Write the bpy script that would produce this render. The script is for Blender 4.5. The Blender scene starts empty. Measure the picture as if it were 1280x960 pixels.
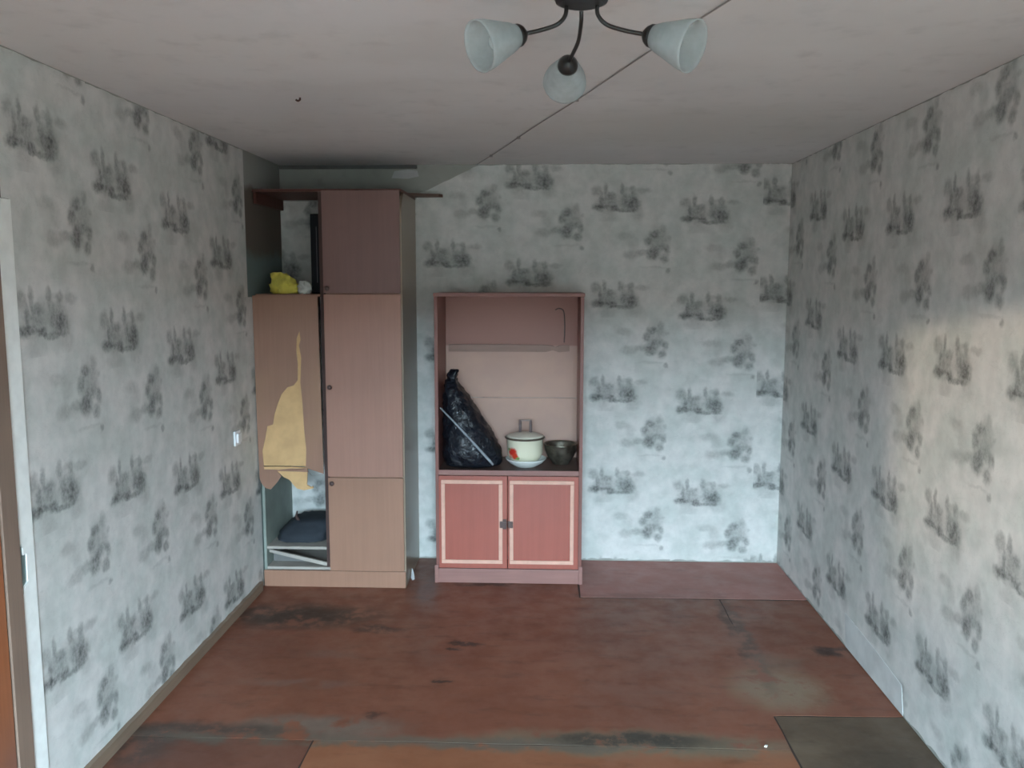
import bpy, bmesh, math, random
from mathutils import Vector, Matrix, noise
from mathutils.geometry import tessellate_polygon
random.seed(7)
C = bpy.context.scene.collection
SC = bpy.context.scene
PI = math.pi
W, H, YR = 3.1445, 2.5, -7.4            # room width, height, rear wall

# ---------------------------------------------------------------- camera
def cam_matrix(yaw, pitch, roll, loc):
    cy, sy, cp, sp, cr, sr = math.cos(yaw), math.sin(yaw), math.cos(pitch), math.sin(pitch), math.cos(roll), math.sin(roll)
    F = Vector((-sy, cy, 0)); Rt = Vector((cy, sy, 0)); U = Vector((0, 0, 1))
    F2 = F*cp - U*sp; U2 = U*cp + F*sp
    R2 = Rt*cr + U2*sr; U3 = -Rt*sr + U2*cr
    m = Matrix((R2, U3, -F2)).transposed().to_4x4()
    m.translation = loc
    return m
cam = bpy.data.cameras.new('camera'); cam.sensor_width = 36; cam.lens = 1068*36/1280
cam.dof.use_dof = True; cam.dof.focus_distance = 2.9; cam.dof.aperture_fstop = 5.0
co = bpy.data.objects.new('camera', cam); C.objects.link(co)
co.matrix_world = cam_matrix(.0378, .121, .0014, Vector((1.6484, -5.3564, 1.796)))
SC.camera = co

# ---------------------------------------------------------------- world, sun, exposure
SC.view_settings.view_transform = 'Standard'; SC.view_settings.look = 'None'
SC.view_settings.gamma = 1; SC.view_settings.use_curve_mapping = False
SC.view_settings.exposure = 0.0
w = bpy.data.worlds.new('sky'); SC.world = w; w.use_nodes = True
bg = w.node_tree.nodes['Background']
bg.inputs['Color'].default_value = (.62, .845, 1.0, 1); bg.inputs['Strength'].default_value = 95
WX0, WX1, WZ0, WZ1 = .75, 2.65, .70, 2.42   # rear window opening
sun = bpy.data.lights.new('sun', 'SUN'); sun.energy = 2.1; sun.angle = math.radians(1.1); sun.color = (1, .80, .52)
so = bpy.data.objects.new('sun', sun); C.objects.link(so)
th = math.atan2(W-WX0-.05, 5.90); dirv = Vector((math.sin(th), math.cos(th), -.124)).normalized()
so.rotation_euler = dirv.to_track_quat('-Z', 'Y').to_euler(); so.location = (0, -10, 4)
pl = bpy.data.lights.new('window_portal', 'AREA'); pl.shape = 'RECTANGLE'; pl.size = WX1-WX0; pl.size_y = WZ1-WZ0
pl.cycles.is_portal = True
po = bpy.data.objects.new('window_portal', pl); C.objects.link(po)
po.location = ((WX0+WX1)/2, YR-.05, (WZ0+WZ1)/2); po.rotation_euler = (PI/2, 0, 0)

# ---------------------------------------------------------------- node helpers
class NT:
    def __init__(s, name, rough=.6, spec=.3):
        s.m = bpy.data.materials.new(name); s.m.use_nodes = True; s.t = s.m.node_tree
        s.b = s.t.nodes['Principled BSDF']; s.b.inputs['Roughness'].default_value = rough
        s.b.inputs['Specular IOR Level'].default_value = spec
    def n(s, typ, **kw):
        nd = s.t.nodes.new(typ)
        for k, v in kw.items(): setattr(nd, k, v)
        return nd
    def put(s, sock, v):
        if isinstance(v, bpy.types.NodeSocket): s.t.links.new(v, sock)
        else: sock.default_value = v
    def math(s, op, a, b=None, c=None, clamp=False):
        nd = s.n('ShaderNodeMath', operation=op, use_clamp=clamp)
        for i, v in enumerate((a, b, c)):
            if v is not None: s.put(nd.inputs[i], v)
        return nd.outputs[0]
    def vmath(s, op, a, b=None, c=None):
        nd = s.n('ShaderNodeVectorMath', operation=op)
        for i, v in enumerate((a, b, c)):
            if v is not None: s.put(nd.inputs[i], v)
        return nd.outputs['Value'] if op in ('LENGTH', 'DOT_PRODUCT') else nd.outputs[0]
    def noise(s, vec, scale, detail=3, rough=.55, dist=0):
        nd = s.n('ShaderNodeTexNoise'); s.put(nd.inputs['Vector'], vec)
        nd.inputs['Scale'].default_value = scale; nd.inputs['Detail'].default_value = detail
        nd.inputs['Roughness'].default_value = rough; nd.inputs['Distortion'].default_value = dist
        return nd
    def ramp(s, v, a, b, lo=0., hi=1., smooth=True):
        nd = s.n('ShaderNodeMapRange', interpolation_type='SMOOTHSTEP' if smooth else 'LINEAR')
        s.put(nd.inputs['Value'], v); nd.inputs['From Min'].default_value = a; nd.inputs['From Max'].default_value = b
        nd.inputs['To Min'].default_value = lo; nd.inputs['To Max'].default_value = hi
        return nd.outputs['Result']
    def mix(s, f, a, b, mode='MIX'):
        nd = s.n('ShaderNodeMix', data_type='RGBA', blend_type=mode)
        s.put(nd.inputs[0], f)
        for i, v in ((6, a), (7, b)):
            if isinstance(v, tuple): v = (*v[:3], 1)
            s.put(nd.inputs[i], v)
        return nd.outputs[2]
    def col(s, v):
        s.put(s.b.inputs['Base Color'], v if not isinstance(v, tuple) else (*v[:3], 1)); return s
    def bump(s, h, strength=.2, dist=.003):
        nd = s.n('ShaderNodeBump'); nd.inputs['Strength'].default_value = strength; nd.inputs['Distance'].default_value = dist
        s.put(nd.inputs['Height'], h); s.t.links.new(nd.outputs[0], s.b.inputs['Normal'])
    def pos(s): return s.n('ShaderNodeNewGeometry').outputs['Position']
    def obj(s): return s.n('ShaderNodeTexCoord').outputs['Object']
    def uv(s): return s.n('ShaderNodeTexCoord').outputs['UV']
    def blob(s, p, cx, cy, rx, ry, soft=.55, cz=0, rz=0):
        """1 outside the ellipse, 0 inside"""
        sx, sy, sz = 1/rx, 1/ry, (1/rz if rz else 0)
        v = s.vmath('MULTIPLY_ADD', p, (sx, sy, sz), (-cx*sx, -cy*sy, -cz*sz))
        return s.ramp(s.vmath('LENGTH', v), 1-soft, 1+soft)

def simple(name, c, rough=.6, spec=.3, var=.12, scale=6, metal=0, bump=0):
    k = NT(name, rough, spec); o = k.obj()
    nz = k.noise(o, scale, 4)
    f = k.ramp(nz.outputs[0], .3, .7)
    k.col(k.mix(f, tuple(x*(1-var) for x in c), tuple(min(1, x*(1+var)) for x in c)))
    k.b.inputs['Metallic'].default_value = metal
    if bump: k.bump(k.noise(o, scale*8, 3).outputs[0], bump)
    return k.m

def wood(name, c, rough=.42, spec=.35, var=.14, horiz=False, patch=None):
    k = NT(name, rough, spec); o = k.obj()
    st = k.vmath('MULTIPLY', o, (3, 3, 60) if horiz else (60, 60, 2.2))
    a = k.noise(st, 1, 4, .6, .6).outputs[0]
    bb = k.noise(o, 2.6, 3).outputs[0]
    f = k.math('ADD', k.math('MULTIPLY', k.ramp(a, .3, .7), .45), k.math('MULTIPLY', k.ramp(bb, .3, .7), .55))
    cc = k.mix(f, tuple(x*(1-var) for x in c), tuple(min(1, x*(1+var)) for x in c))
    if patch: cc = k.mix(k.ramp(k.noise(o, 1.7, 2).outputs[0], .42, .66), cc, patch)
    k.col(cc); k.bump(a, .06, .001)
    return k.m

# ---------------------------------------------------------------- wallpaper
def wallpaper():
    k = NT('printed_wallpaper', .62, .25)
    uv = k.uv(); ps = k.pos()
    sep = k.n('ShaderNodeSeparateXYZ'); k.put(sep.inputs[0], uv)
    v = k.math('FRACT', k.math('MULTIPLY_ADD', sep.outputs[1], 1/.59, .25))
    v = k.math('MULTIPLY_ADD', v, .59, -.1475)
    cmb = k.n('ShaderNodeCombineXYZ'); k.put(cmb.inputs[0], sep.outputs[0]); k.put(cmb.inputs[1], v)
    nz = k.noise(ps, 26, 3, .6).outputs[1]
    off = k.vmath('MULTIPLY_ADD', nz, (.034, .034, 0), (-.017, -.017, 0))
    p = k.vmath('ADD', cmb.outputs[0], off)
    A = (.185, 0); B = (.43, .295)
    M = [(A, [(-.125, .039, .030, .030, .42), (-.069, .045, .013, .034, .48), (-.085, -.06, .05, .012, .4), (-.06, -.034, .058, .050, .40), (-.03, .010, .028, .018, .35), (.075, -.030, .052, .048, .36),
              (-.116, -.062, .036, .022, .55), (-.013, -.068, .024, .019, .62), (.04, -.082, .07, .011, .5), (.107, -.046, .036, .036, .52),
              (.03, .05, .015, .030, .44), (.095, .045, .018, .022, .38), (.045, .0, .016, .04, .2), (.10, .0, .018, .04, .2), (.07, -.04, .035, .03, .25),
              (.163, .039, .040, .017, .28), (-.05, -.12, .055, .034, .17), (.12, -.10, .045, .040, .2), (.03, -.02, .14, .06, .17),
              (-.095, -.01, .011, .04, .35), (.065, .05, .02, .012, .2)]),
         (B, [(-.02, -.05, .036, .036, .68), (.049, -.08, .026, .024, .52), (.012, .03, .058, .075, .35), (-.015, .07, .028, .022, .5),
              (-.048, .027, .022, .028, .5), (.070, -.03, .018, .026, .45), (-.157, -.055, .048, .026, .28), (-.084, -.042, .035, .020, .33),
              (-.19, .06, .05, .022, .22), (-.14, .02, .03, .04, .13), (.042, .10, .018, .026, .25), (.075, -.150, .014, .014, .42),
              (-.011, -.132, .08, .007, .14), (.025, -.01, .05, .02, .3), (.08, .05, .012, .012, .2)])]
    acc = None
    for (cx, cy), L in M:
        for (dx, dy, rx, ry, a) in L:
            b_ = k.blob(p, cx+dx, cy+dy, rx, ry)
            b_ = k.math('MULTIPLY_ADD', b_, a, 1-a)
            acc = b_ if acc is None else k.math('MULTIPLY', acc, b_)
    # faint diagonal creases printed between the motifs, and mottling
    wv = k.noise(k.vmath('MULTIPLY', uv, (7, 14, 1)), 1, 4, .6, 1.2).outputs[0]
    cre = k.ramp(k.math('ABSOLUTE', k.math('SUBTRACT', wv, .5)), 0, .012, .93, 1)
    mott = k.noise(ps, 5.5, 4).outputs[0]
    base = k.mix(k.ramp(mott, .35, .65), (.60, .615, .585), (.71, .69, .665))
    fine = k.ramp(k.noise(ps, 14, 4).outputs[0], .3, .7, .90, 1.03)
    inv = k.math('SUBTRACT', 1, acc)
    texm = k.ramp(k.noise(ps, 60, 3, .6).outputs[0], .3, .7, .72, 1.12)
    c = k.mix(k.math('MULTIPLY', k.math('MULTIPLY', inv, texm), 1.05, clamp=True), base, (.085, .092, .088))
    c = k.mix(1., c, k.math('MULTIPLY', fine, cre), 'MULTIPLY')
    k.col(c)
    k.bump(k.noise(ps, 110, 2).outputs[0], .12, .002)
    return k.m
WP = wallpaper()

def bare_left():
    k = NT('bare_painted_plaster', .7, .25); p = k.pos()
    z = k.n('ShaderNodeSeparateXYZ'); k.put(z.inputs[0], p)
    zz = k.math('ADD', z.outputs[2], k.math('MULTIPLY_ADD', k.noise(p, 5, 3).outputs[0], .16, -.08))
    f = k.ramp(zz, 1.9, 1.98)
    c = k.mix(f, (.17, .22, .21), (.145, .12, .10))
    k.col(k.mix(k.ramp(zz, 2.28, 2.33), c, (.36, .36, .33))); return k.m
def plaster(name, a, b, stain=None):
    k = NT(name, .8, .15); p = k.pos()
    c = k.mix(k.ramp(k.noise(p, 1.3, 4).outputs[0], .35, .65), a, b)
    c = k.mix(k.ramp(k.noise(p, 9, 4).outputs[0], .5, .8), c, tuple(x*.92 for x in a))
    if stain:
        m = k.vmath('ADD', p, k.vmath('MULTIPLY_ADD', k.noise(p, 6, 3).outputs[1], (.3, .3, .3), (-.15, -.15, -.15)))
        for (cx, cy, rx, ry, sc, amt) in stain:
            bl = k.math('SUBTRACT', 1, k.blob(m, cx, cy, rx, ry, .6))
            c = k.mix(k.math('MULTIPLY', bl, amt), c, sc)
    k.col(c); k.bump(k.noise(p, 45, 3).outputs[0], .15, .003)
    return k.m
M_wall = plaster('bare_wall_plaster', (.33, .335, .30), (.40, .40, .37))
M_ceil = plaster('whitewashed_ceiling', (.71, .695, .695), (.76, .745, .745),
                 [(.9, -2.35, .55, .12, (.78, .77, .78), .6), (.35, -1.9, .5, .3, (.7, .69, .71), .5), (2.3, -1.2, .9, .5, (.62, .60, .56), .5), (1.1, -3.0, .5, .16, (.76, .75, .77), .6)])
M_left = bare_left()

# ---------------------------------------------------------------- floor paint
def floor_mat(name, c, c2, wear=1.0, rough=.36):
    k = NT(name, rough, .32); p = k.pos()
    base = k.mix(k.ramp(k.noise(p, 2.2, 4).outputs[0], .35, .65), c, c2)
    base = k.mix(k.ramp(k.noise(k.vmath('MULTIPLY', p, (1.5, 5, 1)), 3, 5, .65).outputs[0], .5, .78), base, tuple(x*.72 for x in c))
    nz = k.noise(p, 7, 5, .65)
    q = k.vmath('ADD', p, k.vmath('MULTIPLY_ADD', nz.outputs[1], (.22, .14, 0), (-.11, -.07, 0)))
    st = [  # x, y, rx, ry, colour, amount
        (.34, -.99, .42, .15, (.035, .028, .022), .85), (.80, -1.14, .12, .04, (.03, .02, .018), .7),
        (.75, -2.12, .32, .09, (.16, .125, .10), .8), (.30, -2.18, .38, .07, (.05, .042, .036), .8), (2.0, -2.20, .62, .085, (.18, .14, .095), .95), (1.1, -2.22, 1.2, .04, (.13, .105, .08), .8),
        (2.0, -2.17, .32, .045, (.035, .03, .026), .9), (1.6, -2.24, .4, .035, (.12, .10, .08), .6),
        (2.70, -1.72, .19, .19, (.25, .19, .13), .8), (2.66, -1.15, .05, .55, (.07, .05, .04), .65), (2.76, -1.45, .14, .08, (.17, .12, .09), .5),
        (3.06, -1.32, .13, .05, (.03, .02, .018), .85),
        (1.28, -1.30, .07, .02, (.025, .015, .012), .9), (1.22, -1.36, .03, .015, (.03, .018, .015), .8), (1.20, -1.72, .045, .018, (.025, .015, .012), .85),
        (.98, -.60, .06, .22, (.20, .15, .14), .5), (.55, -1.75, .25, .04, (.2, .15, .13), .3), (.1, -2.3, .12, .12, (.05, .04, .035), .7),
        (1.35, -.47, .2, .025, (.03, .015, .012), .7), (2.15, -.62, .35, .04, (.12, .07, .06), .5), (.62, -1.45, .16, .05, (.17, .11, .09), .35),
        (.95, -2.02, .05, .02, (.03, .02, .018), .7), (3.0, -2.3, .2, .12, (.03, .025, .02), .5)]
    br = k.ramp(nz.outputs[0], .36, .50)
    for (cx, cy, rx, ry, sc, amt) in st:
        bl = k.math('SUBTRACT', 1, k.blob(q, cx, cy, rx, ry, .5))
        base = k.mix(k.math('MULTIPLY', k.math('MULTIPLY', bl, amt*wear), br), base, sc)
    scr = k.noise(k.vmath('MULTIPLY', p, (9, 30, 1)), 2, 5, .7, 1.).outputs[0]
    base = k.mix(k.ramp(scr, .68, .8, 0, .35), base, (.22, .17, .14))
    k.col(base)
    k.put(k.b.inputs['Roughness'], k.ramp(nz.outputs[0], .3, .7, rough-.05, rough+.22))
    k.bump(k.noise(p, 18, 4).outputs[0], .10, .004)
    return k.m

# ---------------------------------------------------------------- object helpers
def tag(o, label=None, cat=None, group=None, kind=None):
    if label: o['label'] = label
    if cat: o['category'] = cat
    if group: o['group'] = group
    if kind: o['kind'] = kind
    return o
def thing(name, label, cat, loc, group=None):
    o = bpy.data.objects.new(name, None); C.objects.link(o); o.location = loc; o.empty_display_size = .1
    return tag(o, label, cat, group)
def wloc(o):
    v = Vector((0, 0, 0))
    while o: v += o.location; o = o.parent
    return v
def obj(name, bm, mat, parent=None, label=None, smooth=False, origin=None, uvf=None):
    """mesh written in world coordinates, linked as ONE object; its origin moves to the base"""
    bmesh.ops.recalc_face_normals(bm, faces=bm.faces)
    if origin is None:
        xs = [v.co for v in bm.verts]
        origin = Vector(((min(v.x for v in xs)+max(v.x for v in xs))/2, (min(v.y for v in xs)+max(v.y for v in xs))/2, min(v.z for v in xs)))
    origin = Vector(origin)
    if uvf:
        l = bm.loops.layers.uv.new('uv')
        for f in bm.faces:
            for lp in f.loops: lp[l].uv = uvf(lp.vert.co)
    for v in bm.verts: v.co -= origin
    me = bpy.data.meshes.new(name); bm.to_mesh(me); bm.free()
    if smooth:
        for pg in me.polygons: pg.use_smooth = True
    for m in (mat if isinstance(mat, (list, tuple)) else [mat]): me.materials.append(m)
    o = bpy.data.objects.new(name, me); C.objects.link(o)
    if parent: o.parent = parent; o.location = origin - wloc(parent)
    else: o.location = origin
    if label: o['label'] = label
    return o
def box(bm, x0, x1, y0, y1, z0, z1, bev=0.):
    b2 = bmesh.new()
    vs = [b2.verts.new((x, y, z)) for x in (x0, x1) for y in (y0, y1) for z in (z0, z1)]
    for f in ((0, 1, 3, 2), (4, 6, 7, 5), (0, 4, 5, 1), (2, 3, 7, 6), (0, 2, 6, 4), (1, 5, 7, 3)): b2.faces.new([vs[i] for i in f])
    if bev: bmesh.ops.bevel(b2, geom=list(b2.edges), offset=bev, segments=2, affect='EDGES', profile=.6)
    merge(bm, b2); return bm
def merge(bm, b2, M=None):
    mp = {}
    for v in b2.verts: mp[v] = bm.verts.new(M @ v.co if M else v.co)
    for f in b2.faces:
        try: bm.faces.new([mp[v] for v in f.verts])
        except ValueError: pass
    b2.free()
def bx(*a, **k): return box(bmesh.new(), *a, **k)
def prism(loops, axis, a, b):
    """polygon(s) in the plane across axis (first outline, then holes), extruded a..b"""
    bm = bmesh.new()
    def P(q, t): return (q[0], t, q[1]) if axis == 'y' else ((t, q[0], q[1]) if axis == 'x' else (q[0], q[1], t))
    tri = tessellate_polygon([[Vector((q[0], q[1], 0)) for q in L] for L in loops])
    flat = [q for L in loops for q in L]
    va = [bm.verts.new(P(q, a)) for q in flat]; vb = [bm.verts.new(P(q, b)) for q in flat]
    for t in tri:
        for vv in (va, vb):
            try: bm.faces.new([vv[i] for i in t])
            except ValueError: pass
    o = 0
    for L in loops:
        n = len(L)
        for i in range(n): bm.faces.new((va[o+i], va[o+(i+1) % n], vb[o+(i+1) % n], vb[o+i]))
        o += n
    return bm
def tube(bm, pts, r, seg=10, cap=True):
    pts = [Vector(p) for p in pts]; rs = r if isinstance(r, (list, tuple)) else [r]*len(pts)
    rings = []; up = None
    for i, p in enumerate(pts):
        t = (pts[min(i+1, len(pts)-1)]-pts[max(i-1, 0)]).normalized()
        if up is None: up = t.orthogonal().normalized()
        up = (up - t*up.dot(t)).normalized(); s = t.cross(up)
        rings.append([bm.verts.new(p+(up*math.cos(a)+s*math.sin(a))*rs[i]) for a in [2*PI*j/seg for j in range(seg)]])
    for A, B in zip(rings, rings[1:]):
        for j in range(seg): bm.faces.new((A[j], A[(j+1) % seg], B[(j+1) % seg], B[j]))
    if cap: bm.faces.new(rings[0]); bm.faces.new(rings[-1])
    return bm
def spline(pts, n=8):
    pts = [Vector(p) for p in pts]; out = []
    for i in range(len(pts)-1):
        p0, p1, p2, p3 = pts[max(i-1, 0)], pts[i], pts[i+1], pts[min(i+2, len(pts)-1)]
        for j in range(n):
            t = j/n
            out.append(.5*((2*p1)+(-p0+p2)*t+(2*p0-5*p1+4*p2-p3)*t*t+(-p0+3*p1-3*p2+p3)*t**3))
    return out+[pts[-1]]
def lathe(bm, prof, c=(0, 0, 0), axis=(0, 0, 1), seg=40, fn=None):
    ax = Vector(axis).normalized(); q = Vector((0, 0, 1)).rotation_difference(ax); c = Vector(c)
    rings = []
    for i, (r, h) in enumerate(prof):
        if r < 1e-5: rings.append([bm.verts.new(c+q@Vector((0, 0, h)))]*seg); continue
        rings.append([bm.verts.new(c+q@Vector((r*math.cos(a)*(fn(a, i) if fn else 1), r*math.sin(a)*(fn(a, i) if fn else 1), h))) for a in [2*PI*j/seg for j in range(seg)]])
    for A, B in zip(rings, rings[1:]):
        for j in range(seg):
            vs = []
            for v in (A[j], A[(j+1) % seg], B[(j+1) % seg], B[j]):
                if v not in vs: vs.append(v)
            if len(vs) > 2:
                try: bm.faces.new(vs)
                except ValueError: pass
    return bm

# ================================================================ STRUCTURE
def struct(name, bm, mat, **k): return tag(obj(name, bm, mat, **k), kind='structure')
T = .12
far = struct('wall_far', bx(-T, W+T, 0, T, 0, H), M_wall)
left = struct('wall_left', bx(-T, 0, YR, 0, 0, H), M_left)
right = struct('wall_right', bx(W, W+T, YR, 0, 0, H), M_wall)
b = bmesh.new()
box(b, -T, WX0, YR-.3, YR, 0, H); box(b, WX1, W+T, YR-.3, YR, 0, H); box(b, WX0, WX1, YR-.3, YR, 0, WZ0); box(b, WX0, WX1, YR-.3, YR, WZ1, H)
near = struct('wall_near', b, M_wall)
ceiling = struct('ceiling', bx(-T, W+T, YR-.3, T, H, H+.15), M_ceil)
floor = struct('floor', bx(-T, W+T, YR-.3, T, -.2, -.0016), simple('subfloor_boards', (.05, .035, .03), .8))
M_frame = simple('white_window_paint', (.6, .6, .58), .5)
b = bmesh.new(); fw = .05
box(b, WX0, WX1, YR-.2, YR-.14, WZ0, WZ0+fw); box(b, WX0, WX1, YR-.2, YR-.14, WZ1-fw, WZ1)
box(b, WX0, WX0+fw, YR-.2, YR-.14, WZ0+fw, WZ1-fw); box(b, WX1-fw, WX1, YR-.2, YR-.14, WZ0+fw, WZ1-fw)
win = struct('window_1', b, M_frame)
struct('skyline_blocker', bx(-40, 40, -44, -34, -3.0, 4.9), simple('blocker_brown', (.07, .06, .05), .95, .1))  # unseen block added to hide the low sky from the upper walls
struct('ground', bx(-45, 45, -75, YR-.4, -3.2, -3.0), simple('dull_earth', (.10, .085, .065), .95, .1))

# wallpaper strips: parts of the walls
def strip(parent, wall, u0, z0, z1, zA, topf=None, u_lo=None, u_hi=None, off=0.):
    """wall: f = far (u=x), r = right (u=-y), l = left (u=y)"""
    a = u0 if u_lo is None else u_lo; c = u0+.535 if u_hi is None else u_hi
    n = 14; bot = []; top = []
    for i in range(n+1):
        u = a+(c-a)*i/n
        bot.append((u, z0+(random.uniform(0, .014) if z0 < .1 else 0)))
        zt = topf(u) if topf else z1
        top.append((u, zt-(random.uniform(0, .006) if zt > 2.4 else 0)))
    lp = bot+top[::-1]; t0, t1 = .0003, .0016+off
    if wall == 'f': bm = prism([lp], 'y', -t0, -t1); uvf = lambda v: (v.x-u0, v.z-zA)
    elif wall == 'r': bm = prism([[(-q[0], q[1]) for q in lp]], 'x', W-t0, W-t1); uvf = lambda v: (-v.y-u0, v.z-zA)
    else: bm = prism([lp], 'x', t0, t1); uvf = lambda v: (v.y-u0, v.z-zA)
    return obj('wallpaper_strip', bm, WP, parent, uvf=uvf)
def ftop(x): return min(H-.002, 2.335+max(0, (x-.9))*.49) if x > .862 else 2.28
for i, (u0, zA) in enumerate([(-.209, 1.90), (.326, 2.05), (.861, 1.962), (1.369, 1.846), (1.903, 1.712), (2.445, 1.64), (2.925, 1.75)]):
    strip(far, 'f', u0, .004, H, zA, ftop if u0 < 1.3 else None, [.002, .326, .881, 1.389, 1.923, 2.465, 2.975][i], min(W-.003, [.326, .881, 1.389, 1.923, 2.465, 2.975, 9][i]), 0)
RS = [(-.22, 1.735), (.355, 1.62), (.905, 1.488), (1.455, 1.49), (1.995, 1.515), (2.525, 1.50), (3.06, 1.47), (3.595, 1.5), (4.13, 1.6), (4.665, 1.5), (5.2, 1.4), (5.735, 1.5), (6.27, 1.45), (6.805, 1.5)]
for i, (u0, zA) in enumerate(RS):
    strip(right, 'r', u0, .004, H-.002, zA, None, max(.003, u0+.02), RS[i+1][0]+.02 if i+1 < len(RS) else 7.395, 0)
LS = [(-2.78, 1.692), (-2.275, 1.606), (-1.725, 1.505), (-1.195, 1.350)]
for i, (u0, zA) in enumerate(LS):
    strip(left, 'l', u0, .004, H-.002, zA, None, -2.742 if i == 0 else u0+.02, LS[i+1][0]+.02 if i+1 < 4 else -.648, 0)
strip(left, 'l', -.66, .004, 1.70, 1.23, None, -.648, -.545)
for u0, zA, a in [(-3.315, 1.75, -3.315), (-3.85, 1.8, -3.85)]: strip(left, 'l', u0, 2.075, H-.002, zA)
strip(left, 'l', -2.78, 2.042, H-.002, 1.692, None, None, -2.742)
for u0 in (-4.385, -4.92, -5.455, -5.99, -6.525, -7.06): strip(left, 'l', u0, .004, H-.002, 1.7)
# lighter leftover patch of paper low on the right wall
obj('paper_patch', prism([[(-1.27, .006), (-1.24, .165), (-1.40, .16), (-1.62, .15), (-1.92, .125), (-1.95, .006)]], 'x', W-.0018, W-.0034),
    simple('pale_paper', (.60, .61, .60), .7), right, 'paler patch of paper along the floor')

# floor sheets: hardboard painted brown, each its own part
def sheet(poly, mat, h=.0):
    pts = []
    for i, p in enumerate(poly):
        q = poly[(i+1) % len(poly)]; n = max(1, int(math.hypot(q[0]-p[0], q[1]-p[1])/.12))
        for j in range(n):
            t = j/n; e = .0025 if j else 0
            pts.append((p[0]+(q[0]-p[0])*t+random.uniform(-e, e), p[1]+(q[1]-p[1])*t+random.uniform(-e, e)))
    return obj('floor_sheet', prism([pts], 'z', -.0015, h), mat, floor)
F1 = floor_mat('brown_floor_paint', (.180, .064, .038), (.215, .080, .048))
F2 = floor_mat('pinkish_floor_paint', (.38, .175, .15), (.33, .15, .125), .6, .45)  # pink sheet, its base lightened to stand in for a reflection
F3 = floor_mat('dark_bare_hardboard', (.088, .060, .040), (.125, .086, .058), .6, .5)
F4 = floor_mat('orange_brown_floor_paint', (.225, .085, .042), (.26, .105, .055))
F5 = floor_mat('dull_brown_floor_paint', (.13, .05, .033), (.165, .068, .045))
g = .004
sheet([(0, -.003), (1.86-g, -.003), (1.86-g, -.66), (2.65-g, -.66+g), (2.645, -1.955), (2.607, -1.96), (2.607, -2.221), (0, -2.221)], F1)
sheet([(1.86+g, -.003), (W, -.003), (W, -.64), (1.86+g, -.66+g*3)], F2, .0003)
sheet([(2.65+g, -.66), (W, -.66+g), (W, -1.945), (2.63+g, -1.955)], F1, .0002)
sheet([(2.611+g, -1.965), (W, -1.955), (W, YR), (2.61+g, YR)], F3, .0)
sheet([(.75+g, -2.225), (2.61-g, -2.225), (2.61-g, YR), (.70+g, YR)], F4, .0)
sheet([(0, -2.225), (.75-g, -2.225), (.70-g, YR), (0, YR)], F5, .0)

# left baseboard, chipped
M_base = wood('tan_baseboard', (.22, .155, .11), .5, horiz=True)
def bb(y0, y1):
    n = 40; P = [(y0, .001)]
    P.append((y1, .001))
    for i in range(n+1):
        y = y1+(y0-y1)*i/n; P.append((y, .052+random.uniform(-.003, .002)))
    return prism([P], 'x', .002, .022)
struct('baseboard_left', bb(-2.82, -.62), M_base)

# door on the left
M_casing = wood('taupe_casing', (.24, .165, .125), .55)
M_white = simple('white_filler', (.90, .91, .88), .7, var=.05, scale=14)
door = struct('door_1', bx(.002, .007, -3.70, -2.905, .01, 1.96, bev=.001), None or wood('orange_brown_door_paint', (.33, .115, .05), .45, patch=(.22, .10, .07)))
b = bmesh.new(); box(b, .002, .012, -2.898, -2.822, .005, 2.035, .002); obj('door_casing', b, M_casing, door, 'brown casing beside the white strip')
b = bmesh.new(); box(b, .002, .012, -3.78, -3.705, .005, 2.035, .002); obj('door_casing', b, M_casing, door)
b = bmesh.new(); box(b, .0125, .018, -3.78, -2.822, 1.968, 2.04, .002); obj('door_lintel', b, M_casing, door)
P = [(-2.742, .055), (-2.742, 2.04), (-2.79, 2.04), (-2.795, 2.0)]
for z in [1.9, 1.7, 1.45, 1.2, .97]: P.append((-2.82+random.uniform(0, .006), z))
P += [(-2.80, .955), (-2.80, .93), (-2.782, .93), (-2.785, .84), (-2.80, .83), (-2.815, .80)]
for z in [.6, .4, .2]: P.append((-2.82+random.uniform(0, .006), z))
P.append((-2.815, .055))
obj('filler_strip', prism([P], 'x', .0004, .006), M_white, door, 'ragged white strip beside the casing')
b = bmesh.new(); lathe(b, [(0, 0), (.014, 0), (.016, .03), (.024, .05), (.02, .07), (0, .074)], (.007, -3.62, 1.0), (1, 0, 0), 20); obj('door_handle', b, simple('brass', (.5, .35, .15), .35, metal=1), door, smooth=True)

# ceiling corner: dark grey strip above wardrobe and a pale smear of plaster
struct('corner_strip_1', bx(.003, .86, -.016, -.002, 2.475, 2.497, bev=.003), simple('dark_grey_strip', (.13, .13, .125), .8))
obj('plaster_patch', prism([[(.70, 2.42), (.72, 2.462), (.80, 2.47), (.86, 2.465), (.87, 2.43), (.80, 2.415)]], 'y', -.0005, -.0025), simple('pale_plaster', (.52, .52, .52), .8), far, 'pale plaster patch under the ceiling')

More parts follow.
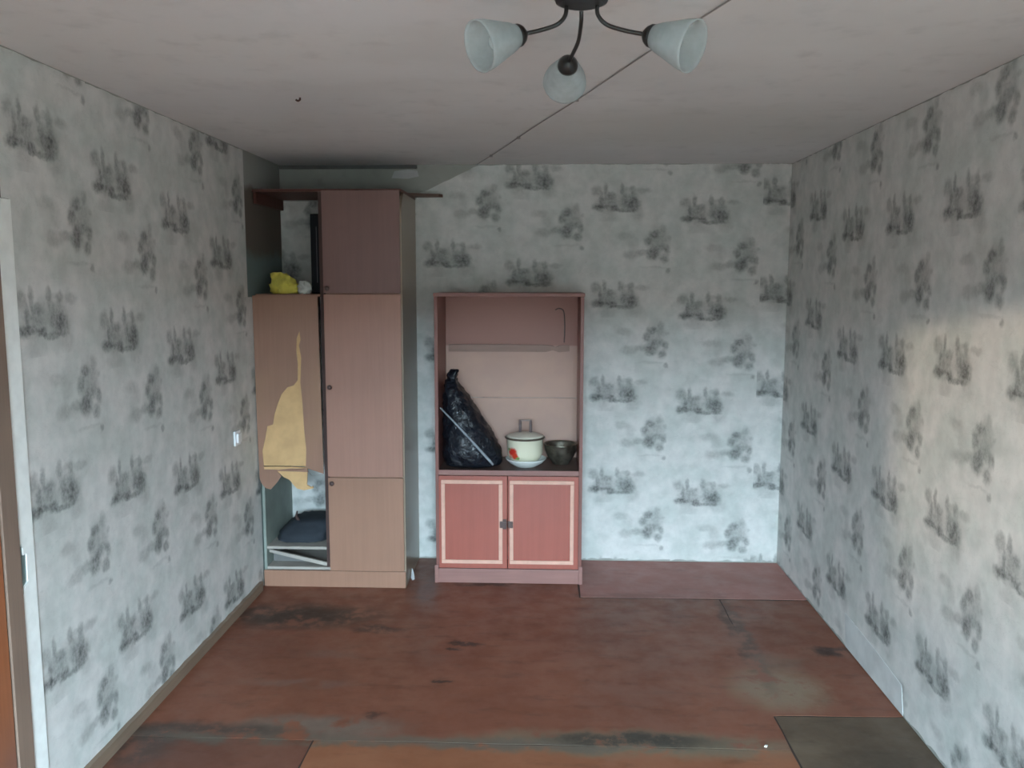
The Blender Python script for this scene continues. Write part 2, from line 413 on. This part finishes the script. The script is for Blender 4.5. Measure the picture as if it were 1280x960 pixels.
# ================================================================ WARDROBE
M_ward = wood('brown_laminate', (.325, .175, .118), .38, .4, .08)
M_ward_up = wood('reddish_brown_laminate', (.205, .112, .098), .38, .4, .08)
M_side = wood('beige_laminate_side', (.31, .24, .175), .3, .5, .10)
M_dark = simple('dark_gap_board', (.07, .04, .035), .7)
M_core = simple('yellow_fibreboard', (.60, .38, .19), .8, .15, .10, 9, bump=.2)
M_edge = simple('pale_board_edge', (.40, .36, .32), .6)
M_red = wood('dark_red_board', (.10, .036, .026), .5, horiz=True)
M_knob = simple('dark_knob_metal', (.09, .055, .05), .45, .4, metal=.2)
X0, X1, YF = .006, .846, -.535
wr = thing('wardrobe', 'tall brown laminate wardrobe in the left corner with a torn broken door', 'wardrobe', (.426, -.27, 0))
obj('side_panel', prism([[(-.006, .002), (YF, .002), (YF, 2.19), (YF+.05, 2.255), (YF+.085, 2.284), (-.006, 2.284)]], 'x', X1-.016, X1), M_side, wr, 'beige right side with a chipped top corner')
obj('side_panel', bx(X0, X0+.016, YF, -.006, .002, 1.700), simple('grey_green_panel', (.24, .27, .24), .6), wr)
obj('divider_panel', bx(.378, .400, YF, -.006, .118, 2.284), M_dark, wr, 'divider coloured dark for the shaded gap between the doors')  # shade of the door gap is put into the divider's dark colour
obj('plinth', bx(X0+.001, X1-.001, YF-.017, YF-.001, .001, .098, bev=.0015), M_ward, wr)
obj('bottom_panel', bx(X0+.017, X1-.017, YF, -.01, .100, .116), M_edge, wr)
sh = obj('shelf', bx(X0+.017, .377, YF+.002, -.02, .222, .238, bev=.001), M_edge, wr, 'pale shelf in the broken lower compartment')
obj('top_panel', bx(X0, .377, YF, -.01, 1.701, 1.716), M_ward, wr)
obj('top_panel', bx(X0, X1, YF, -.01, 2.285, 2.300), M_red, wr, 'dark red top board over the open compartment')
obj('cleat', bx(X0, X0+.018, YF+.02, -.012, 2.222, 2.284), M_red, wr, 'dark red batten against the wall')
obj('shelf', bx(.409, X1-.017, YF+.002, -.02, 1.708, 1.722), M_ward, wr); obj('shelf', bx(.409, X1-.017, YF+.002, -.02, .652, .666), M_ward, wr)
def wdoor(z0, z1, kz, m, lab):
    d = obj('door', bx(.401, .8385, YF-.018, YF-.001, z0, z1, bev=.002), m, wr, lab)
    kb = bmesh.new(); lathe(kb, [(0, 0), (.006, 0), (.006, .010), (.013, .016), (.014, .022), (.009, .027), (0, .028)], (.427, YF-.018, kz), (0, -1, 0), 20)
    obj('knob', kb, M_knob, d, smooth=True)
wdoor(1.721, 2.290, 1.748, M_ward_up, 'reddish top door')
wdoor(.664, 1.715, 1.188, wood('brown_laminate_mid', (.36, .19, .142), .38, .4, .08), 'long middle door')
wdoor(.101, .658, .628, M_ward, 'lower door')
# broken left door hanging a little forward of the carcass
Y2 = -.580
jit = lambda L, e=.004: [(x+random.uniform(-e, e), z+random.uniform(-e, e)) for x, z in L]
outer = [(.004, 1.708), (.374, 1.708), (.384, .688)]
outer += jit([(.375, .684), (.340, .683), (.318, .672)]) + jit([(.298, .70), (.285, .72)]) + jit([(.118, .702), (.138, .672), (.120, .640), (.098, .618), (.075, .592), (.045, .598), (.022, .628)]) + [(.010, .66), (.007, .9)]
hole = jit([(.264, 1.51), (.272, 1.46), (.262, 1.43), (.270, 1.36), (.266, 1.22), (.274, 1.10), (.281, .95), (.286, .83), (.284, .716), (.2, .718), (.12, .712), (.036, .710), (.034, .82), (.052, .90), (.066, .965),
        (.098, .975), (.108, 1.03), (.13, 1.09), (.15, 1.15), (.185, 1.185), (.225, 1.20), (.246, 1.23), (.252, 1.32), (.243, 1.40), (.252, 1.47)], .003)
dr = obj('door', prism([outer, hole], 'y', Y2-.004, Y2), wood('brown_veneer', (.30, .165, .115), .4, .35, .10, patch=(.33, .19, .12)), wr, 'left door with its veneer torn away')
obj('fibreboard_core', prism([[(.008, 1.70), (.370, 1.70), (.378, .70), (.30, .730), (.20, .732), (.02, .731), (.012, .9)]], 'y', Y2+.001, Y2+.013), M_core, dr, 'exposed yellow fibreboard')
low = [(.012, .7255), (.10, .7265), (.20, .7265), (.291, .724)] + jit([(.288, .66), (.282, .618), (.305, .606), (.322, .615), (.318, .598), (.27, .590), (.225, .600), (.20, .632), (.185, .65), (.155, .668), (.12, .69), (.09, .700), (.032, .706)])
obj('torn_strip', prism([low], 'y', Y2-.002, Y2+.008), M_core, dr, 'ragged yellow strip hanging at the bottom')
# loose plank on top
pk = obj('loose_plank', prism([[(.45, -.135), (.50, -.14), (.80, -.125), (1.0, -.055), (1.018, -.012), (.45, -.012)]], 'z', 2.301, 2.319), wood('weathered_plank', (.14, .085, .065), .6, horiz=True))
tag(pk, 'dark loose plank lying on the wardrobe top, its end sticking out rightwards', 'plank')

# ---------------------------------------------------------------- lumps (bags, cloth)
def lump(name, rows, mat, seg=40, amp=.012, fr=14, seed=0, parent=None, pw=2.0, sub=3):
    """rows: (z, cx, cy, rx, ry) bottom to top; creased, closed surface"""
    R = []
    for i in range(len(rows)-1):
        for j in range(sub):
            t = j/sub; R.append([a+(c-a)*t for a, c in zip(rows[i], rows[i+1])])
    R.append(list(rows[-1])); bm = bmesh.new(); rings = []
    for k_, (z, cx, cy, rx, ry) in enumerate(R):
        ring = []
        for j in range(seg):
            a = 2*PI*j/seg; ca, sa = math.cos(a), math.sin(a)
            ex = 2/pw; x = cx+rx*abs(ca)**ex*(1 if ca >= 0 else -1); y = cy+ry*abs(sa)**ex*(1 if sa >= 0 else -1)
            p = Vector((x, y, z)); q = p*fr+Vector((seed*7.1, seed*3.3, 0))
            rd = 1-abs(noise.noise(q))*2; n2 = noise.noise(q*2.7)
            d = Vector((x-cx, y-cy, 0)); d = d.normalized() if d.length > 1e-6 else Vector((0, 0, 0))
            s = amp*(rd*.8+n2*.6-.5); p += d*s
            if 0 < k_ < len(R)-1: p.z += n2*amp*.6
            p.z = max(p.z, rows[0][0]); ring.append(bm.verts.new(p))
        rings.append(ring)
    for A, B in zip(rings, rings[1:]):
        for j in range(seg): bm.faces.new((A[j], A[(j+1) % seg], B[(j+1) % seg], B[j]))
    bm.faces.new(rings[0]); bm.faces.new(rings[-1])
    return obj(name, bm, mat, parent, smooth=True)
def plastic(name, c, rough=.35, spec=.4):
    k = NT(name, rough, spec); o = k.obj(); k.col(k.mix(k.ramp(k.noise(o, 9, 3).outputs[0], .35, .65), c, tuple(min(1, x*1.5) for x in c)))
    nz = k.noise(o, 22, 3, .6, 1.5).outputs[0]; k.bump(nz, .6, .02); return k.m
M_bag = plastic('black_plastic_film', (.008, .010, .015), .26)
cl = lump('dark_bundle', [(.2395, .205, -.30, .13, .15), (.25, .200, -.30, .160, .19), (.285, .205, -.29, .155, .18), (.32, .225, -.28, .140, .15), (.348, .245, -.27, .118, .12), (.356, .25, -.27, .09, .08)], simple('dark_cloth', (.030, .036, .045), .8, bump=.4), amp=.013, fr=17, seed=3, pw=3.4)
tag(cl, 'dark crumpled cloth bundle on the shelf behind the broken wardrobe door', 'cloth')
b = tube(bmesh.new(), [(.17, -.36, .335), (.150, -.36, .372), (.158, -.36, .405)], [.012, .009, .004], 8)
tag(obj('dark_offcut', b, M_dark), 'short dark stub poking up from the cloth bundle', 'stub')
bm = prism([[(.030, .213), (.376, .137), (.376, .121), (.36, .118), (.030, .196)]], 'y', -.515, -.499)
tag(obj('broken_board', bm, M_edge), 'pale edged broken board lying slanted below the wardrobe shelf', 'board')
bm = prism([[(.03, .1175), (.36, .1175), (.30, .128), (.22, .146), (.16, .162), (.03, .186)]], 'y', -.44, -.425)
tag(obj('grey_offcut', bm, simple('grey_board', (.17, .165, .16), .7)), 'grey board offcut behind the slanted board in the wardrobe bottom', 'board')
yb = lump('yellow_bag', [(1.7165, .150, -.42, .075, .05), (1.73, .145, -.42, .086, .06), (1.765, .143, -.42, .082, .058), (1.80, .13, -.42, .062, .045), (1.83, .105, -.42, .04, .03), (1.838, .10, -.42, .02, .02)],
          plastic('yellow_plastic', (.62, .55, .10), .45), amp=.020, fr=22, seed=4, pw=2.6); tag(yb, 'crumpled yellow plastic bag on top of the short left cabinet', 'bag')
yb = lump('white_packet', [(1.7165, .268, -.46, .030, .030), (1.735, .27, -.46, .040, .036), (1.77, .268, -.46, .036, .03), (1.79, .26, -.46, .018, .018)],
          plastic('white_plastic', (.55, .56, .53), .4), amp=.013, fr=30, seed=5); tag(yb, 'small crumpled white packet beside the yellow bag', 'packet')
cs = thing('black_case', 'tall narrow black case standing beside the upper wardrobe door', 'case', (.345, -.31, 1.7165))
M_blk = simple('black_vinyl', (.006, .007, .010), .6, .2)
obj('case_body', bx(.298, .372, -.42, -.20, 1.717, 2.172, bev=.006), M_blk, cs); obj('highlight_line', bx(.332, .336, -.4225, -.4195, 1.78, 2.10, bev=.001), simple('highlight_grey', (.08, .08, .095), .4), cs, 'thin grey line standing in for a highlight down the front')  # the thin grey line is a highlight put in as geometry
# white scrap by the wardrobe foot
bm = bmesh.new(); vs = [bm.verts.new(p) for p in [(.852, -.40, .010), (.866, -.41, .004), (.868, -.385, .04), (.854, -.37, .062), (.862, -.42, .0012), (.875, -.40, .0012)]]
for f in ((0, 1, 2), (0, 2, 3), (0, 4, 1), (1, 4, 5), (1, 5, 2)): bm.faces.new([vs[i] for i in f])
bmesh.ops.solidify(bm, geom=list(bm.faces), thickness=.002)
tag(obj('paper_scrap', bm, simple('scrap_paper', (.75, .76, .78), .7)), 'white paper scrap at the right foot of the wardrobe', 'scrap')
bm = prism([[(2.510, -2.203), (2.520, -2.206), (2.525, -2.196), (2.516, -2.193)]], 'z', .0006, .005)
tag(obj('crumb', bm, simple('chalk', (.8, .76, .7), .8)), 'tiny pale crumb on the worn floor seam', 'crumb')

# ================================================================ CUPBOARD
M_cup = wood('reddish_cupboard_wood', (.235, .095, .078), .4, .4, .1)
M_cupd = wood('red_door_panel', (.35, .095, .068), .38, .4, .10)
M_cuppl = wood('dull_pink_wood', (.29, .145, .125), .45, .35, .12, horiz=True)
M_rail = simple('pink_cream_moulding', (.68, .40, .31), .5, var=.08, scale=20)
def backmat():
    k = NT('pinkish_back_board', .5, .3); p = k.pos()
    z = k.n('ShaderNodeSeparateXYZ'); k.put(z.inputs[0], p)
    c = k.mix(k.ramp(k.noise(p, 4, 4).outputs[0], .35, .65), (.59, .38, .30), (.54, .35, .285))
    c = k.mix(k.ramp(z.outputs[2], 1.385, 1.395), c, (.40, .21, .175)); k.col(c); return k.m
M_back = backmat()
CX0, CX1, CF = 1.010, 1.876, -.430
cp = thing('cupboard', 'low reddish cupboard with open upper shelf and two framed doors', 'cupboard', ((CX0+CX1)/2, -.22, 0))
obj('side_panel', bx(CX0, CX0+.020, CF, -.006, .002, 1.700, bev=.0015), M_cup, cp); obj('side_panel', bx(CX1-.020, CX1, CF, -.006, .002, 1.700, bev=.0015), M_cup, cp)
obj('top_panel', bx(CX0-.004, CX1+.004, CF-.004, -.006, 1.701, 1.722, bev=.002), M_cuppl, cp)
obj('counter', bx(CX0+.021, CX1-.021, CF-.001, -.03, .662, .683, bev=.001), simple('dark_counter', (.11, .07, .06), .4), cp, 'dark counter board')
obj('counter_edging', bx(CX0+.021, CX1-.021, CF-.006, CF-.0015, .655, .684), M_cuppl, cp)
obj('back_panel', bx(CX0+.021, CX1-.021, -.022, -.014, 1.062, 1.699), M_back, cp); obj('back_panel', bx(CX0+.021, CX1-.021, -.022, -.014, .10, 1.059), M_back, cp)
rl = obj('shelf_rail', prism([[(1.050, 1.352), (1.050, 1.396), (1.40, 1.397), (1.66, 1.395), (1.70, 1.390), (1.715, 1.378), (1.74, 1.392), (1.805, 1.394), (1.805, 1.356), (1.74, 1.350), (1.70, 1.362), (1.66, 1.352)]], 'y', -.040, -.023), wood('rail_wood', (.34, .215, .175), .5, horiz=True), cp, 'broken shelf batten on the back panel')
obj('wire_hook', tube(bmesh.new(), spline([(1.715, -.027, 1.612), (1.74, -.028, 1.622), (1.768, -.028, 1.60), (1.774, -.028, 1.50), (1.772, -.028, 1.41)], 6), .0035, 6), simple('dull_wire', (.12, .09, .08), .5), cp, 'bent brown wire hanging at the upper right', smooth=True)
obj('plinth', bx(CX0-.004, CX1+.002, CF-.018, CF-.001, .001, .088, bev=.003), M_cuppl, cp)
for xx in (CX0-.006, CX1-.016): obj('corner_block', bx(xx, xx+.022, CF-.024, CF-.0185, .001, .11, bev=.002), M_cuppl, cp)
for (x0, x1, fx0, fx1, hx, lab) in [(1.031, 1.436, 1.046, 1.408, 1.4, 'left door'), (1.440, 1.855, 1.450, 1.828, 1.455, 'right door')]:
    d = obj('door', bx(x0, x1, CF-.017, CF-.001, .092, .652, bev=.002), M_cupd, cp, 'red '+lab)
    fz0, fz1, t, yf = .122, .628, .022, CF-.0175
    for (a, c, e, f) in [(fx0, fx1, fz0, fz0+t), (fx0, fx1, fz1-t, fz1), (fx0, fx0+t, fz0+t+.001, fz1-t-.001), (fx1-t, fx1, fz0+t+.001, fz1-t-.001)]:
        obj('moulding', bx(a, c, yf-.007, yf, e, f, bev=.0025), M_rail, d)
    hb = bmesh.new(); hx_ = 1.418 if hx < 1.43 else 1.462
    hx_ = 1.421 if hx < 1.43 else 1.4435+.001
    box(hb, hx_-.0115, hx_+.0115, yf-.012, yf-.0005, .335, .395, .003) if hx < 1.43 else None
    if hx < 1.43: box(hb, 1.3925, 1.4345, yf-.022, yf-.0125, .345, .385, .004)
    else: box(hb, 1.4405, 1.4495, yf-.012, yf-.0005, .345, .385, .002); box(hb, 1.4405, 1.470, yf-.022, yf-.0125, .345, .385, .004)
    obj('handle', hb, M_knob, d)

# things in the cupboard
def L(z, xl, xr, cy, ry): return (z, (xl+xr)/2, cy, (xr-xl)/2, ry)
gb = lump('garbage_bag', [L(.6845, 1.06, 1.36, -.26, .12), L(.70, 1.043, 1.395, -.26, .16), L(.77, 1.040, 1.395, -.27, .175), L(.86, 1.040, 1.35, -.27, .165), L(.94, 1.040, 1.30, -.26, .15),
      L(1.04, 1.040, 1.235, -.25, .13), L(1.11, 1.042, 1.185, -.24, .11), L(1.155, 1.044, 1.15, -.24, .085), L(1.185, 1.05, 1.125, -.24, .05), L(1.20, 1.062, 1.118, -.24, .035), L(1.225, 1.060, 1.13, -.24, .04), L(1.25, 1.075, 1.135, -.24, .035), L(1.262, 1.09, 1.125, -.24, .015)],
      M_bag, 56, .013, 15, 2, pw=2.4, sub=5)
tag(gb, 'full black plastic garbage bag slumped in the left of the cupboard', 'bag')
st = tube(bmesh.new(), [(1.048, -.475, 1.06), (1.12, -.472, .985), (1.22, -.465, .875), (1.33, -.452, .748), (1.352, -.445, .720)], [.0045, .005, .006, .008, .006], 8)
tag(obj('pale_stick', st, plastic('pale_blue_grey', (.24, .27, .30), .4), smooth=True), 'thin pale stick leaning slantwise across the black garbage bag', 'stick')
# dish, pot, lid
px_, py_ = 1.535, -.285
M_en = simple('white_enamel', (.80, .84, .82), .2, .6, .04)
M_cream = None
def potmat():
    k = NT('cream_enamel_with_flower', .2, .6); o = k.obj()
    nz = k.noise(o, 40, 2).outputs[1]; q = k.vmath('ADD', o, k.vmath('MULTIPLY_ADD', nz, (.02, .02, .02), (-.01, -.01, -.01)))
    c = (.80, .77, .60)
    for (x, z, r, sc) in [(-.076, .085, .028, (.60, .04, .025)), (-.086, .055, .018, (.62, .30, .22)), (-.056, .062, .020, (.62, .06, .03)), (-.04, .05, .010, (.2, .35, .1)), (-.094, .10, .010, (.25, .33, .12))]:
        bl = k.math('SUBTRACT', 1, k.blob(q, x, -.09, r, .05, .3, z, r)); c = k.mix(bl, c, sc)
    k.col(c); return k.m
ds = lathe(bmesh.new(), [(0, .0), (.062, .0), (.066, .004), (.100, .022), (.120, .044), (.1235, .050), (.120, .051), (.097, .027), (.064, .008), (0, .007)], (px_+.007, py_-.018, .6845), seg=48)
tag(obj('white_dish', ds, M_en, smooth=True), 'white enamel dish under the pot, over the counter edge', 'dish')
pt = thing('enamel_pot', 'cream enamel pot with red flower standing on the white dish', 'pot', (px_, py_, .693))
z0 = .6935
pb = lathe(bmesh.new(), [(0, 0), (.058, 0), (.064, .006), (.098, .045), (.107, .07), (.109, .155), (.113, .160), (.113, .165), (.106, .165), (.105, .155), (.103, .07), (.06, .01), (0, .008)], (px_, py_, z0), seg=48)
obj('pot_body', pb, potmat(), pt, smooth=True, origin=(px_, py_, z0))
obj('dark_rim', lathe(bmesh.new(), [(.1135, .157), (.120, .160), (.121, .166), (.1135, .1685), (.1135, .157)], (px_, py_, z0), seg=48), simple('dark_enamel_rim', (.10, .075, .055), .3), pt, smooth=True)
ld = thing('pot_lid', 'pale lid with an upright loop handle on the cream pot', 'lid', (px_, py_, z0+.1695))
obj('lid_plate', lathe(bmesh.new(), [(0, .0), (.112, .0), (.114, .003), (.10, .010), (.06, .022), (.02, .027), (0, .0275)], (px_, py_, z0+.1695), seg=48), simple('pale_lid', (.66, .62, .52), .25, .6), ld, smooth=True)
for s in (-1, 1): obj('lid_handle', tube(bmesh.new(), [(px_+.003+s*.031, py_, z0+.190), (px_+.003+s*.031, py_, z0+.268)], [.010, .008], 10), simple('grey_handle', (.16, .12, .12), .35, .5), ld, smooth=True)
obj('handle_bar', bx(px_-.035, px_+.041, py_-.006, py_+.006, z0+.262, z0+.270, bev=.002), simple('handle_bar_metal', (.32, .26, .24), .4), ld)
bwl = lathe(bmesh.new(), [(0, 0), (.045, 0), (.050, .004), (.052, .012), (.080, .045), (.096, .085), (.101, .120), (.104, .124), (.100, .126), (.094, .118), (.088, .085), (.070, .045), (.04, .018), (0, .014)], (1.7515, -.230, .6845), seg=48)
k = NT('worn_dark_steel', .36, .5); k.col(k.mix(k.ramp(k.noise(k.obj(), 16, 4).outputs[0], .35, .65), (.13, .115, .09), (.30, .28, .23))); k.b.inputs['Metallic'].default_value = .85
tag(obj('steel_bowl', bwl, k.m, smooth=True), 'dark worn steel bowl at the right end of the counter', 'bowl')

# ================================================================ SWITCH
sw = thing('wall_switch', 'small white wall switch on the left wall near the wardrobe', 'switch', (.002, -.905, .92))
M_sw = simple('white_switch_plastic', (.85, .86, .88), .3, .5, .02)
obj('switch_plate', bx(.0022, .012, -.945, -.865, .915, .995, bev=.003), M_sw, sw); obj('rocker', bx(.0125, .024, -.93, -.88, .93, .98, bev=.003), M_sw, sw)

# ================================================================ CEILING LAMP
M_bm = simple('black_lamp_metal', (.012, .011, .011), .35, .5)
def shade_mat():
    k = NT('frosted_glass', .25, .5); t = k.t
    tr = k.n('ShaderNodeBsdfTranslucent'); tr.inputs[0].default_value = (.80, .85, .86, 1)
    tp = k.n('ShaderNodeBsdfTransparent'); tp.inputs[0].default_value = (.9, .96, .97, 1)
    k.col((.60, .64, .65))
    m1 = k.n('ShaderNodeMixShader'); m1.inputs[0].default_value = .38; t.links.new(k.b.outputs[0], m1.inputs[1]); t.links.new(tr.outputs[0], m1.inputs[2])
    m2 = k.n('ShaderNodeMixShader'); f = k.ramp(k.noise(k.obj(), 30, 3).outputs[0], .3, .7, .28, .38); t.links.new(f, m2.inputs[0])
    t.links.new(m1.outputs[0], m2.inputs[1]); t.links.new(tp.outputs[0], m2.inputs[2])
    t.links.new(m2.outputs[0], t.nodes['Material Output'].inputs['Surface']); return k.m
M_sh = shade_mat()
lc = Vector((1.733, -3.205, 2.5))
lp = thing('ceiling_lamp', 'black three armed ceiling lamp with frosted glass shades', 'lamp', (lc.x, lc.y, 2.499))
obj('canopy', lathe(bmesh.new(), [(0, 0), (.066, 0), (.0665, -.030), (.062, -.040), (.052, -.044), (0, -.045)], (lc.x, lc.y, 2.4985), seg=48), M_bm, lp, smooth=False)
arms = [([(1.697, -3.19, 2.455), (1.694, -3.19, 2.432), (1.675, -3.19, 2.412), (1.635, -3.19, 2.399), (1.590, -3.19, 2.390)], (1.590, -3.19, 2.390), (1.480, -3.265, 2.340)),
        ([(1.771, -3.19, 2.455), (1.774, -3.19, 2.432), (1.796, -3.19, 2.410), (1.84, -3.19, 2.396), (1.893, -3.19, 2.386)], (1.893, -3.19, 2.386), (2.002, -3.265, 2.336)),
        ([(1.735, -3.145, 2.456), (1.735, -3.13, 2.432), (1.731, -3.07, 2.405), (1.718, -3.02, 2.385), (1.708, -2.985, 2.372)], (1.708, -2.985, 2.372), (1.702, -2.872, 2.352))]
for (pts, neck, op) in arms:
    am = obj('arm', tube(bmesh.new(), spline(pts, 6), .0052, 10), M_bm, lp, smooth=True)
    n_, o_ = Vector(neck), Vector(op); ax = (o_-n_).normalized()
    obj('socket', lathe(bmesh.new(), [(0, -.012), (.010, -.010), (.021, 0), (.027, .010), (.028, .022), (0, .023)], neck, ax, 24), M_bm, lp, smooth=True)
    prof = [(.020, .0), (.028, .006), (.035, .022), (.042, .045), (.050, .070), (.057, .092), (.060, .108), (.061, .116)]
    full = prof+[(r-.003, h) for r, h in prof[::-1]]
    obj('lamp_shade', lathe(bmesh.new(), full, n_+ax*.014, ax, 44), M_sh, lp, smooth=True)
    obj('bulb', lathe(bmesh.new(), [(0, .024), (.011, .024), (.012, .038), (.020, .055), (.024, .070), (.021, .085), (.011, .095), (0, .098)], n_, ax, 24), simple('milky_bulb', (.5, .54, .54), .06, .9), lp, smooth=True)
# cord on the ceiling
a, c = Vector((2.26, -3.62, 2.4962)), Vector((1.2265, -.006, 2.4962)); pts = []
for i in range(61):
    t = i/60; pts.append(a+(c-a)*t+Vector((math.sin(t*17)*.003, 0, 0)))
cd = thing('electric_cord', 'thin grey cord running slantwise across the ceiling past the lamp', 'cord', (1.743, -1.8, 2.496))
M_cord = simple('grey_cord', (.34, .33, .32), .6)
obj('cord', tube(bmesh.new(), pts, .0024, 6), M_cord, cd, smooth=True)
for t in (.20, .475, .72, .89):
    p = a+(c-a)*t; obj('cord_clip', bx(p.x-.008, p.x+.008, p.y-.008, p.y+.008, 2.489, 2.4993, bev=.002), M_cord, cd)
hk = tube(bmesh.new(), spline([(.692, -1.955, 2.4995), (.692, -1.955, 2.492), (.684, -1.955, 2.488), (.676, -1.955, 2.492)], 5), .004, 8)
tag(obj('ceiling_hook', hk, M_dark, smooth=True), 'tiny dark hook in the ceiling left of the lamp', 'hook')
